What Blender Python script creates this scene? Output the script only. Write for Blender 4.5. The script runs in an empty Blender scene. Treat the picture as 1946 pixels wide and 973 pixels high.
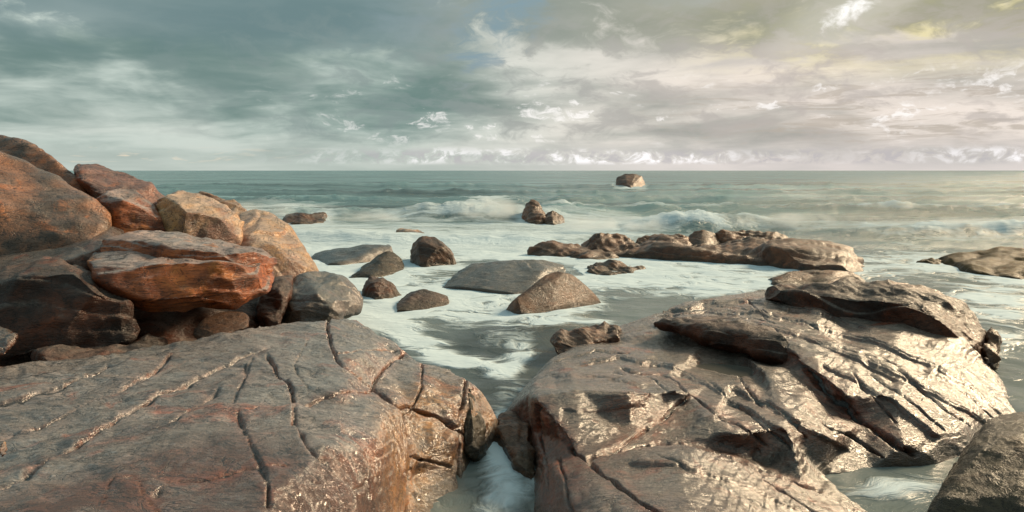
import bpy, bmesh, math, random
import numpy as np
from mathutils import Vector
from mathutils.geometry import delaunay_2d_cdt

R = math.radians
sc = bpy.context.scene
# ------------------------------------------------------------------ camera
EYE = 2.6            # eye height above the water, metres
FPX = 1390.0         # focal length in photograph pixels (1946 wide)
CX, HY = 973.0, 324.0
cam_d = bpy.data.cameras.new('camera')
cam = bpy.data.objects.new('camera', cam_d)
sc.collection.objects.link(cam)
cam.location = (0, 0, EYE)
cam.rotation_euler = (R(90), 0, 0)
cam_d.sensor_width = 36.0
cam_d.lens = FPX / 1946.0 * 36.0
cam_d.shift_y = -(486.5 - HY) / 1946.0
cam_d.clip_start = 0.05
cam_d.clip_end = 40000
sc.camera = cam
sc.view_settings.view_transform = 'Standard'
sc.view_settings.look = 'None'
sc.view_settings.gamma = 1.0
sc.view_settings.use_curve_mapping = False
sc.view_settings.exposure = 0.25
try:
    sc.cycles.use_denoising = True
except Exception:
    pass
sc.cycles.transparent_max_bounces = 12
sc.cycles.max_bounces = 6
sc.cycles.volume_bounces = 4

# ------------------------------------------------------------------ node helper
class NT:
    def __init__(self, tree):
        self.t = tree
        self.n = tree.nodes
        self.l = tree.links
    def put(self, sock, v):
        if v is None:
            return
        if hasattr(v, 'is_output') or isinstance(v, bpy.types.NodeSocket):
            self.l.new(v, sock)
        else:
            if isinstance(v, (tuple, list)) and sock.type == 'RGBA' and len(v) == 3:
                v = (*v, 1.0)
            sock.default_value = v
    def math(self, op, a, b=None, c=None, clamp=False):
        n = self.n.new('ShaderNodeMath'); n.operation = op; n.use_clamp = clamp
        for i, v in enumerate((a, b, c)):
            if v is not None: self.put(n.inputs[i], v)
        return n.outputs[0]
    def vm(self, op, a, b=None, s=None):
        n = self.n.new('ShaderNodeVectorMath'); n.operation = op
        self.put(n.inputs[0], a)
        if b is not None: self.put(n.inputs[1], b)
        if s is not None: self.put(n.inputs['Scale'], s)
        return n.outputs['Value'] if op in ('DOT_PRODUCT', 'LENGTH', 'DISTANCE') else n.outputs['Vector']
    def sep(self, v):
        n = self.n.new('ShaderNodeSeparateXYZ'); self.put(n.inputs[0], v); return n.outputs
    def comb(self, x, y, z):
        n = self.n.new('ShaderNodeCombineXYZ')
        for i, v in enumerate((x, y, z)): self.put(n.inputs[i], v)
        return n.outputs[0]
    def noise(self, vec, scale, detail=4, rough=0.5, dist=0.0, lac=2.0, typ='FBM', color=False):
        n = self.n.new('ShaderNodeTexNoise'); n.noise_dimensions = '3D'
        try: n.noise_type = typ
        except Exception: pass
        self.put(n.inputs['Vector'], vec)
        self.put(n.inputs['Scale'], scale); self.put(n.inputs['Detail'], detail)
        self.put(n.inputs['Roughness'], rough); self.put(n.inputs['Distortion'], dist)
        self.put(n.inputs['Lacunarity'], lac)
        return n.outputs['Color'] if color else n.outputs['Fac']
    def ss(self, v, a, b, lo=0.0, hi=1.0, mode='SMOOTHSTEP'):
        n = self.n.new('ShaderNodeMapRange'); n.interpolation_type = mode; n.clamp = True if mode == 'LINEAR' else True
        for i, x in enumerate((v, a, b, lo, hi)): self.put(n.inputs[i], x)
        return n.outputs[0]
    def mix(self, f, a, b, mode='MIX'):
        n = self.n.new('ShaderNodeMix'); n.data_type = 'RGBA'; n.blend_type = mode; n.clamp_factor = True
        self.put(n.inputs[0], f); self.put(n.inputs[6], a); self.put(n.inputs[7], b)
        return n.outputs[2]
    def attr(self, name):
        n = self.n.new('ShaderNodeAttribute'); n.attribute_name = name; return n.outputs['Fac']
    def node(self, t): return self.n.new(t)

def lin(r, g, b):
    f = lambda c: (c / 255 / 12.92) if c / 255 <= 0.04045 else ((c / 255 + 0.055) / 1.055) ** 2.4
    return (f(r), f(g), f(b))

# ------------------------------------------------------------------ sky
SUN_AZ, SUN_EL = R(54), R(28)       # to the right of the view, low
world = bpy.data.worlds.new('World'); sc.world = world
world.use_nodes = True
def build_sky():
    N = NT(world.node_tree); N.n.clear()
    tc = N.node('ShaderNodeTexCoord').outputs['Generated']
    d = N.vm('NORMALIZE', tc)
    x, y, z = N.sep(d)
    zc = N.math('MAXIMUM', z, 0.0)
    az = N.math('ARCTAN2', x, y)                       # 0 straight ahead, + to the right
    el = N.math('ARCSINE', N.math('MINIMUM', zc, 0.9999))
    mul, add, sub = (lambda a, b: N.math('MULTIPLY', a, b)), (lambda a, b: N.math('ADD', a, b)), (lambda a, b: N.math('SUBTRACT', a, b))
    # two cloud decks seen in perspective
    def deck(off):
        den = add(zc, off)
        return N.comb(N.math('DIVIDE', x, den), N.math('DIVIDE', y, den), 0.0)
    q = deck(0.13)
    w1 = N.noise(q, 1.1, 3, 0.5, color=True)
    qw = N.vm('ADD', q, N.vm('SCALE', N.vm('SUBTRACT', w1, (0.5, 0.5, 0.5)), s=0.8))
    n_big = N.noise(N.vm('ADD', qw, (3.1, 7.7, 0)), 0.62, 4, 0.46)
    n_mid = N.noise(N.vm('ADD', qw, (1.3, -2.2, 4)), 1.7, 6, 0.60)
    a2 = N.comb(mul(az, 9.0), mul(el, 20.0), 0.0)
    w2 = N.noise(a2, 0.9, 3, 0.5, color=True)
    a2w = N.vm('ADD', a2, N.vm('SCALE', N.vm('SUBTRACT', w2, (0.5, 0.5, 0.5)), s=1.3))
    n_puff = N.noise(N.vm('ADD', a2w, (5.2, 0.6, 0)), 1.5, 6, 0.62)
    n_soft = N.noise(N.comb(mul(az, 3.2), mul(el, 13.0), 7.0), 1.3, 4, 0.5, 0.5)
    a3 = N.comb(mul(az, 26.0), mul(el, 40.0), 2.0)
    n_hor = N.noise(a3, 1.4, 5, 0.62, 0.5)
    n_rip = N.noise(N.comb(mul(az, 10.0), mul(el, 75.0), 4.0), 1.4, 4, 0.6, 1.2)
    # nearness to the sun in azimuth
    ca = N.math('COSINE', sub(az, R(42)))
    warm = N.ss(ca, 0.56, 0.99)
    warm = N.math('ADD', warm, mul(sub(n_big, 0.5), 0.6), clamp=True)
    shade = add(add(mul(n_big, 0.42), mul(n_mid, 0.24)), mul(n_soft, 0.34))
    shade = N.ss(shade, 0.38, 0.62)
    cool_c = N.mix(shade, lin(103, 126, 121), lin(188, 199, 191))
    warm_c = N.mix(shade, lin(158, 155, 148), lin(224, 213, 203))
    col = N.mix(warm, cool_c, warm_c)
    # heavy teal bank away from the sun
    bank = mul(N.ss(ca, 0.80, 0.35), mul(N.ss(el, R(3.6), R(6.4)), N.ss(el, R(11.5), R(8.0))))
    bank = mul(bank, N.ss(add(n_soft, mul(n_mid, 0.4)), 0.86, 0.60))
    col = N.mix(mul(bank, 0.70), col, lin(92, 116, 114))
    # golden underlight of the higher clouds on the sun's side
    gold = mul(N.ss(ca, 0.84, 0.985), mul(N.ss(el, R(5.5), R(9.5)), N.ss(el, R(40), R(15))))
    gold = mul(gold, N.ss(n_mid, 0.36, 0.56))
    col = N.mix(mul(gold, 0.9), col, N.mix(N.ss(n_puff, 0.4, 0.6), lin(150, 142, 104), lin(214, 203, 150)))
    # darker bellies high up
    bel = mul(N.ss(el, R(6.8), R(11)), N.ss(sub(add(mul(n_big, 0.6), mul(n_puff, 0.4)), N.ss(el, R(7.5), R(12), 0.0, 0.11)), 0.53, 0.42))
    col = N.mix(mul(bel, 0.80), col, N.mix(warm, lin(98, 120, 124), lin(136, 137, 118)))
    # ripples on the sun's side
    rp = mul(mul(N.ss(ca, 0.80, 0.97), N.ss(n_rip, 0.52, 0.36)), mul(N.ss(el, R(0.8), R(2.5)), N.ss(el, R(8.5), R(5))))
    col = N.mix(mul(rp, 0.7), col, lin(170, 160, 148))
    # cumulus relief: shaded undersides, bright rims
    mid = mul(N.ss(el, R(1.4), R(3.0)), N.ss(el, R(15), R(7)))
    dk = mul(N.ss(n_puff, 0.52, 0.36), mul(mid, N.ss(ca, 0.2, 0.7)))
    col = N.mix(mul(dk, 0.72), col, N.mix(warm, lin(124, 138, 136), lin(176, 168, 162)))
    rim = mul(mul(N.ss(n_puff, 0.545, 0.60), N.ss(n_puff, 0.72, 0.63)), mul(mul(N.ss(el, R(1.4), R(3.0)), N.ss(el, R(8), R(5.5))), N.ss(ca, 0.42, 0.7)))
    rim = mul(rim, mul(N.ss(n_mid, 0.42, 0.56), N.ss(n_hor, 0.44, 0.60)))
    col = N.mix(mul(rim, 0.65), col, lin(247, 243, 240))
    # pale band and a row of small cumulus low over the horizon
    low = N.ss(el, R(3.0), R(0.4))
    col = N.mix(mul(low, 0.72), col, N.mix(warm, lin(184, 192, 184), lin(208, 200, 197)))
    hz = mul(N.ss(el, R(0.35), R(0.75)), N.ss(el, add(R(1.25), mul(n_big, R(1.2))), R(1.2)))
    body_ = mul(hz, N.ss(ca, 0.45, 0.66))
    col = N.mix(mul(mul(body_, N.ss(n_hor, 0.50, 0.40)), 0.6), col, lin(172, 168, 172))
    col = N.mix(mul(mul(body_, mul(N.ss(n_hor, 0.48, 0.62), N.ss(n_soft, 0.34, 0.60, 0.1, 1.0))), 0.85), col, lin(250, 247, 248))
    st = mul(mul(N.ss(ca, 0.62, 0.3), N.ss(n_rip, 0.55, 0.68)), mul(N.ss(el, R(0.4), R(0.8)), N.ss(el, R(1.9), R(1.2))))
    col = N.mix(mul(st, 0.6), col, lin(232, 212, 186))
    # clear sky seen through rents
    sky = N.node('ShaderNodeTexSky'); sky.sky_type = 'NISHITA'; sky.sun_disc = False
    sky.sun_elevation = SUN_EL; sky.sun_rotation = SUN_AZ
    sky.air_density = 1.2; sky.dust_density = 2.0
    nish = N.vm('SCALE', sky.outputs[0], s=0.06)
    def spot(pa, pe, ra, re, rot=0.0, rag=4.5):
        u = sub(az, pa); v = sub(el, pe)
        u2 = add(mul(u, math.cos(rot)), mul(v, math.sin(rot)))
        v2 = sub(mul(v, math.cos(rot)), mul(u, math.sin(rot)))
        rr = add(N.math('POWER', N.math('DIVIDE', u2, ra), 2.0), N.math('POWER', N.math('DIVIDE', v2, re), 2.0))
        return add(rr, mul(sub(n_puff, 0.5), rag))
    thin = mul(N.ss(n_mid, 0.58, 0.72), N.ss(el, R(6), R(12)))
    col = N.mix(mul(thin, 0.25), col, nish)
    rent = N.ss(spot(R(-0.6), R(12.0), R(5.0), R(2.2), R(48), 7.0), 1.6, -0.6)
    col = N.mix(mul(rent, 0.62), col, lin(112, 142, 158))
    hole = add(spot(R(24.6), R(11.1), R(1.6), R(0.6), R(24), 9.0), mul(sub(n_hor, 0.5), 7.0))
    glow = N.ss(hole, 30.0, -2.0)
    col = N.mix(mul(mul(glow, glow), 0.28), col, lin(236, 230, 216))
    col = N.mix(N.ss(hole, 1.8, -2.6), col, (1.05, 1.03, 1.0, 1))
    col = N.mix(N.ss(z, -0.004, -0.03), col, (0.10, 0.12, 0.12, 1))       # below the horizon: sea all round
    world.cycles.sampling_method = 'MANUAL'; world.cycles.sample_map_resolution = 512
    bg = N.node('ShaderNodeBackground'); bg.inputs['Strength'].default_value = 1.0
    N.put(bg.inputs['Color'], N.vm('SCALE', col, s=add(1.0, mul(zc, 0.4))))   # an overcast sky brightens towards the zenith
    out = N.node('ShaderNodeOutputWorld'); N.l.new(bg.outputs[0], out.inputs['Surface'])
build_sky()

sun_d = bpy.data.lights.new('sun', 'SUN')
sun_d.energy = 4.3; sun_d.angle = R(13); sun_d.color = (1.0, 0.77, 0.50)
sun = bpy.data.objects.new('sun', sun_d); sc.collection.objects.link(sun)
sdir = Vector((math.sin(SUN_AZ) * math.cos(SUN_EL), math.cos(SUN_AZ) * math.cos(SUN_EL), math.sin(SUN_EL)))
sun.rotation_euler = (-sdir).to_track_quat('-Z', 'Y').to_euler()

# ------------------------------------------------------------------ numeric noise
_rng = np.random.RandomState(7)
_G = _rng.normal(size=(512, 3)); _G /= np.linalg.norm(_G, axis=1)[:, None]
def _hash(ix, iy, iz, seed):
    h = (ix * 73856093) ^ (iy * 19349663) ^ (iz * 83492791) ^ (seed * 2654435)
    h = (h ^ (h >> 13)) * 1274126177
    h = h ^ (h >> 16)
    return h & 0x7fffffff
def pn(p, seed=0):
    i = np.floor(p).astype(np.int64); f = p - i
    u = f * f * f * (f * (f * 6 - 15) + 10)
    r = 0
    for dx in (0, 1):
        wx = u[:, 0] if dx else 1 - u[:, 0]
        for dy in (0, 1):
            wy = u[:, 1] if dy else 1 - u[:, 1]
            for dz in (0, 1):
                wz = u[:, 2] if dz else 1 - u[:, 2]
                g = _G[_hash(i[:, 0] + dx, i[:, 1] + dy, i[:, 2] + dz, seed) & 511]
                r = r + wx * wy * wz * (g[:, 0] * (f[:, 0] - dx) + g[:, 1] * (f[:, 1] - dy) + g[:, 2] * (f[:, 2] - dz))
    return r * 1.6
def fbm(p, o=4, seed=0, gain=0.5, lac=2.03):
    a, s, r = 1.0, 0.0, 0
    q = p.copy()
    for k in range(o):
        r = r + a * pn(q, seed + k * 31); s += a; a *= gain; q = q * lac
    return r / s
def sstep(x, a, b):
    t = np.clip((x - a) / (b - a), 0, 1); return t * t * (3 - 2 * t)
# ------------------------------------------------------------------ photograph pixel -> place
def at(px, py, Y):
    return Vector(((px - CX) / FPX * Y, Y, EYE - (py - HY) / FPX * Y))
def onz(px, py, z=0.0):
    return at(px, py, (EYE - z) * FPX / (py - HY))
def project(P):
    Y = np.maximum(P[:, 1], 0.2)
    return P[:, 0] / Y * FPX + CX, HY + (EYE - P[:, 2]) / Y * FPX
def seg_dist(px, py, line):
    """distance (pixels) to a polyline, side sign and position along it"""
    d = np.full(len(px), 1e9); side = np.zeros(len(px)); along = np.zeros(len(px))
    n = len(line) - 1
    for k in range(n):
        ax, ay = line[k][:2]; bx, by = line[k + 1][:2]
        vx, vy = bx - ax, by - ay; L2 = vx * vx + vy * vy
        t = np.clip(((px - ax) * vx + (py - ay) * vy) / L2, 0, 1)
        ex, ey = px - ax - t * vx, py - ay - t * vy
        dd = np.hypot(ex, ey); m = dd < d
        d = np.where(m, dd, d); side = np.where(m, np.sign(vx * ey - vy * ex), side); along = np.where(m, (k + t) / n, along)
    return d, side, along

# ------------------------------------------------------------------ rock material
MATS = {}
def rock_mat(name, warm, dark, grey, stain, grey_amt=0.6, rough=(0.28, 0.6), stain_amt=0.4, lines=(1.2, 7, 9), bump=0.5, scale=1.0, seed=0.0, coat=0.9, tint=None, tint2=None, joints=False, spec=0.5, wet=(0.10, 0.30, 1.5, 0.55)):
    if name in MATS: return MATS[name]
    m = bpy.data.materials.new(name); m.use_nodes = True
    N = NT(m.node_tree); N.n.clear()
    geo = N.node('ShaderNodeNewGeometry')
    p = N.vm('ADD', geo.outputs['Position'], (seed, seed * 0.7, 0))
    pl = N.vm('MULTIPLY', p, tuple(lines))
    n1 = N.noise(p, 1.3 * scale, 6, 0.6, 0.4)
    n2 = N.noise(pl, 1.6 * scale, 6, 0.62, 0.3)
    n3 = N.noise(p, 26 * scale, 5, 0.65)
    n4 = N.noise(N.vm('ADD', p, (9, 4, 2)), 2.2 * scale, 7, 0.62, 0.8)
    n5 = N.noise(N.vm('ADD', p, (1, 14, 5)), 4.5 * scale, 6, 0.65, 0.4)
    base = N.mix(N.ss(n1, 0.38, 0.62), dark, warm)
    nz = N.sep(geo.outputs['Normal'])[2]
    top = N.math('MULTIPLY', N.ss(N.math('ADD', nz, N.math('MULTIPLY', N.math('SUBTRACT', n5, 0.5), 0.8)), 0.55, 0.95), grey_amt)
    base = N.mix(top, base, grey)  # upward faces greyed: sky sheen painted into the colour along with weathering
    st = N.math('MULTIPLY', N.ss(n4, 0.55, 0.70), stain_amt)
    base = N.mix(st, base, stain)
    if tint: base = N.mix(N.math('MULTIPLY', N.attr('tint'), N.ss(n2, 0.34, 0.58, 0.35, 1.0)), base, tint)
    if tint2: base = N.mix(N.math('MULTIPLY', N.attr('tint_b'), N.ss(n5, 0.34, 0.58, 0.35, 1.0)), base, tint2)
    cr = N.attr('crack')
    base = N.mix(N.math('MULTIPLY', cr, 0.7), base, N.mix(N.ss(n5, 0.4, 0.6), dark, stain))
    fine = N.noise(N.vm('MULTIPLY', p, tuple(v_ * 2.0 for v_ in lines)), 4.0, 6, 0.68, 0.4)
    # band of wet weed and black lichen along the waterline
    wz = N.math('ADD', N.sep(geo.outputs['Position'])[2], N.math('MULTIPLY', N.math('SUBTRACT', n4, 0.5), 0.35))
    base = N.mix(N.ss(wz, 0.16, 0.02, 0.0, 0.75), base, (0.040, 0.030, 0.016))
    v = N.ss(n2, 0.3, 0.7, 0.70, 1.26, 'LINEAR')
    n6 = N.noise(N.vm('ADD', N.vm('MULTIPLY', p, tuple(0.4 + v_ * 0.2 for v_ in lines)), (2, 19, 6)), 1.2 * scale, 4, 0.55, 0.6)
    v = N.math('MULTIPLY', v, N.ss(n6, 0.32, 0.66, 0.68, 1.35, 'LINEAR'))
    v = N.math('MULTIPLY', v, N.ss(n3, 0.28, 0.72, 0.76, 1.22, 'LINEAR'))
    v = N.math('MULTIPLY', v, N.ss(fine, 0.34, 0.46, 0.36, 1.08))
    # hairline joints that follow the bedding
    nh = N.noise(N.vm('ADD', N.vm('MULTIPLY', p, tuple(v_ * 0.55 for v_ in lines)), (3, 8, 1)), 1.1 * scale, 5, 0.62, 0.7)
    hair = N.ss(N.math('ABSOLUTE', N.math('SUBTRACT', nh, 0.5)), 0.0, 0.016)
    nh2 = N.noise(N.vm('ADD', p, (7, 2, 11)), 2.4 * scale, 5, 0.6, 0.9)
    hair = N.math('MULTIPLY', hair, N.ss(N.math('ABSOLUTE', N.math('SUBTRACT', nh2, 0.47)), 0.0, 0.010))
    v = N.math('MULTIPLY', v, N.ss(hair, 0.0, 1.0, 0.35, 1.0))
    base = N.vm('SCALE', base, s=v)
    if joints:                                    # sharp open joint, coloured almost black along its line
        jd = N.math('ADD', N.attr('joint'), N.math('MULTIPLY', N.math('SUBTRACT', n3, 0.5), 1.1))
        jnt = N.ss(jd, 0.28, 0.62)
        base = N.mix(jnt, (0.012, 0.009, 0.007), base)
    b = N.node('ShaderNodeBsdfPrincipled')
    N.put(b.inputs['Base Color'], base)
    N.put(b.inputs['Roughness'], N.ss(N.math('ADD', N.math('MULTIPLY', n5, 0.6), N.math('MULTIPLY', n3, 0.4)), 0.35, 0.65, rough[0], rough[1]))
    b.inputs['Specular IOR Level'].default_value = spec
    b.inputs['Coat Weight'].default_value = coat; b.inputs['Coat IOR'].default_value = wet[2]
    N.put(b.inputs['Coat Roughness'], N.ss(n5, 0.35, 0.65, wet[0], wet[1]))
    h = N.math('ADD', N.math('MULTIPLY', n3, 0.45), N.math('MULTIPLY', N.ss(fine, 0.3, 0.6), 0.8))
    h = N.math('ADD', h, N.math('MULTIPLY', n2, 0.35))
    h = N.math('ADD', h, N.math('MULTIPLY', hair, 0.55))
    if joints: h = N.math('ADD', h, N.math('MULTIPLY', jnt, 1.2))
    bp = N.node('ShaderNodeBump'); bp.inputs['Strength'].default_value = bump; bp.inputs['Distance'].default_value = 0.03
    N.put(bp.inputs['Height'], h)
    N.l.new(bp.outputs[0], b.inputs['Normal']); bc = N.node('ShaderNodeBump'); bc.inputs['Strength'].default_value = bump * wet[3]; bc.inputs['Distance'].default_value = 0.03
    N.put(bc.inputs['Height'], h); N.l.new(bc.outputs[0], b.inputs['Coat Normal'])
    o = N.node('ShaderNodeOutputMaterial'); N.l.new(b.outputs[0], o.inputs['Surface'])
    MATS[name] = m
    return m

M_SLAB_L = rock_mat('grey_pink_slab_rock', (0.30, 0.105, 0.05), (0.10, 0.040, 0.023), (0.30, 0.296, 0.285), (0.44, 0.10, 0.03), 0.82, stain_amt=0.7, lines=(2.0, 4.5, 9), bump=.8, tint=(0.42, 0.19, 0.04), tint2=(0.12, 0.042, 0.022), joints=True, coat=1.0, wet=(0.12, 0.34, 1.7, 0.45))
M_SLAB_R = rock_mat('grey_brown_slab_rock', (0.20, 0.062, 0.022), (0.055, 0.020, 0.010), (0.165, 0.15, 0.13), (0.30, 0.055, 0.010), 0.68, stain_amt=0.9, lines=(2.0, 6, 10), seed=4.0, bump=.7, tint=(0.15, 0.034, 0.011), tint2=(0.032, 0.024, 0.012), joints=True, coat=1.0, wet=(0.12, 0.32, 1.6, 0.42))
M_GOLD = rock_mat('golden_brown_rock', (0.30, 0.145, 0.055), (0.10, 0.045, 0.02), (0.24, 0.185, 0.135), (0.34, 0.10, 0.028), 0.4, stain_amt=0.5, lines=(2.0, 4.5, 9), seed=2.0, bump=.8)
M_RUST = rock_mat('rust_orange_rock', (0.46, 0.12, 0.03), (0.14, 0.036, 0.013), (0.33, 0.32, 0.31), (0.62, 0.21, 0.04), 0.75, stain_amt=0.6, lines=(1.0, 2, 9), seed=8.0, coat=.3, spec=.3)
M_OCHRE = rock_mat('ochre_brown_rock', (0.32, 0.125, 0.05), (0.10, 0.062, 0.04), (0.19, 0.165, 0.15), (0.54, 0.17, 0.045), 0.28, stain_amt=0.8, lines=(2, 2, 5), seed=11.0, coat=.5)
M_RED = rock_mat('red_brown_rock', (0.27, 0.082, 0.036), (0.11, 0.033, 0.017), (0.26, 0.19, 0.165), (0.40, 0.12, 0.032), 0.45, stain_amt=0.5, lines=(2, 2, 5), seed=12.0, coat=.5)
M_TAN = rock_mat('tan_rock', (0.48, 0.265, 0.12), (0.22, 0.085, 0.044), (0.45, 0.385, 0.335), (0.55, 0.25, 0.06), 0.55, stain_amt=0.6, lines=(4, 2, 5), seed=14.0, coat=.4)
M_DARK = rock_mat('dark_red_brown_rock', (0.10, 0.028, 0.010), (0.028, 0.012, 0.007), (0.16, 0.142, 0.125), (0.18, 0.042, 0.011), 0.5, stain_amt=0.55, lines=(2, 3, 8), seed=17.0, coat=.2, spec=.3)
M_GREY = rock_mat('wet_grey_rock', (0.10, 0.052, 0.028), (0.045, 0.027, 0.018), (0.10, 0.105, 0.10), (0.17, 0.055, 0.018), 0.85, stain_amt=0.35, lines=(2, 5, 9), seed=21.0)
M_BROWN = rock_mat('brown_boulder_rock', (0.12, 0.043, 0.013), (0.04, 0.016, 0.007), (0.11, 0.083, 0.06), (0.24, 0.07, 0.015), 0.25, stain_amt=0.5, lines=(3, 3, 5), seed=25.0, coat=.3, spec=.35)
M_REEF = rock_mat('reddish_reef_rock', (0.19, 0.07, 0.028), (0.065, 0.025, 0.012), (0.16, 0.118, 0.086), (0.25, 0.075, 0.024), 0.4, stain_amt=0.5, lines=(2, 3, 7), seed=28.0, coat=.3, spec=.35)
M_OLIVE = rock_mat('olive_brown_rock', (0.095, 0.058, 0.014), (0.042, 0.028, 0.009), (0.10, 0.078, 0.038), (0.17, 0.075, 0.014), 0.35, stain_amt=0.4, lines=(3, 3, 6), seed=31.0, coat=.0, spec=.12)
M_ALGAE = rock_mat('algae_dark_rock', (0.045, 0.031, 0.012), (0.015, 0.012, 0.007), (0.065, 0.056, 0.04), (0.09, 0.034, 0.009), 0.3, stain_amt=0.4, lines=(3, 3, 6), seed=35.0, coat=.25, spec=.3)

# ------------------------------------------------------------------ rock builder
def mesh_from(verts, faces):
    me = bpy.data.meshes.new('tmp'); me.from_pydata([tuple(v) for v in verts], [], faces); me.update(); return me
def hull_mesh(pts):
    bm = bmesh.new()
    for p in pts: bm.verts.new(p)
    bmesh.ops.remove_doubles(bm, verts=bm.verts, dist=1e-4)
    r = bmesh.ops.convex_hull(bm, input=bm.verts)
    bmesh.ops.delete(bm, geom=list({g for g in r['geom_interior'] + r['geom_unused'] if isinstance(g, bmesh.types.BMVert)}), context='VERTS')
    bmesh.ops.recalc_face_normals(bm, faces=bm.faces)
    me = bpy.data.meshes.new('tmp'); bm.to_mesh(me); bm.free(); return me
TODO = []                     # finished objects, linked at the very end
JOBS = []                     # rocks waiting for their surface: (coarse mesh, voxel, smoothing, subdivision, keep, finish)
def evaluate(me, vox, smooth, sub, keep, finish):
    JOBS.append((me, vox, smooth, sub, keep, finish))
def quad_mesh(name, P, F):
    me = bpy.data.meshes.new(name)
    me.vertices.add(len(P)); me.vertices.foreach_set('co', np.ascontiguousarray(P, dtype=np.float32).ravel())
    me.loops.add(F.size); me.loops.foreach_set('vertex_index', F.ravel().astype(np.int32))
    me.polygons.add(len(F)); me.polygons.foreach_set('loop_start', np.arange(0, F.size, 4, dtype=np.int32))
    me.update(calc_edges=True)
    return me
def quad_split(V, F):
    """every quad into four, then one round of relaxing"""
    n = len(V)
    E = np.sort(np.stack([F, np.roll(F, -1, 1)], -1).reshape(-1, 2), 1)
    key, inv = np.unique(E[:, 0].astype(np.int64) * n + E[:, 1], return_inverse=True)
    mid = (V[key // n] + V[key % n]) * 0.5
    m = inv.reshape(-1, 4) + n
    c = np.arange(len(F)) + n + len(key)
    W_ = np.concatenate([V, mid, V[F].mean(1)])
    G = np.concatenate([np.stack([F[:, k], m[:, k], c, m[:, k - 1]], 1) for k in range(4)])
    a = G.ravel(); b = np.roll(G, -1, 1).ravel()
    i0 = np.concatenate([a, b]); i1 = np.concatenate([b, a])
    cnt = np.maximum(np.bincount(i0, minlength=len(W_)), 1)
    avg = np.stack([np.bincount(i0, W_[i1, k], minlength=len(W_)) / cnt for k in range(3)], 1)
    return W_ + 0.5 * (avg - W_), G
def run_jobs():
    obs = []
    for me, vox, smooth, sub, keep, fin in JOBS:
        o = bpy.data.objects.new('tmp', me); sc.collection.objects.link(o); obs.append(o)
        m = o.modifiers.new('r', 'REMESH'); m.mode = 'VOXEL'; m.voxel_size = vox; m.adaptivity = 0
        m = o.modifiers.new('s', 'SMOOTH'); m.factor = 0.5; m.iterations = smooth
    dg = bpy.context.evaluated_depsgraph_get()
    data = []
    for o, j in zip(obs, JOBS):
        me = o.evaluated_get(dg).to_mesh()
        V, n = get_co(me), get_no(me)
        F = np.empty(len(me.polygons) * 4, dtype=np.int32); me.loops.foreach_get('vertex_index', F); F = F.reshape(-1, 4)
        F = F[j[4](V, n)[F].all(1)]
        used, F = np.unique(F, return_inverse=True)
        data.append((V[used], F.reshape(-1, 4)))
        o.evaluated_get(dg).to_mesh_clear()
    for o in obs: bpy.data.objects.remove(o)
    for (V, F), j in zip(data, JOBS):
        for k in range(j[3]): V, F = quad_split(V, F)
        j[5](quad_mesh('rock', V, F))
    JOBS.clear()
def get_co(me):
    a = np.empty(len(me.vertices) * 3); me.vertices.foreach_get('co', a); return a.reshape(-1, 3)
def get_no(me):
    a = np.empty(len(me.vertices) * 3); me.vertices.foreach_get('normal', a); return a.reshape(-1, 3)
def set_co(me, P):
    me.vertices.foreach_set('co', np.ascontiguousarray(P, dtype=np.float32).ravel()); me.update()

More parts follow.
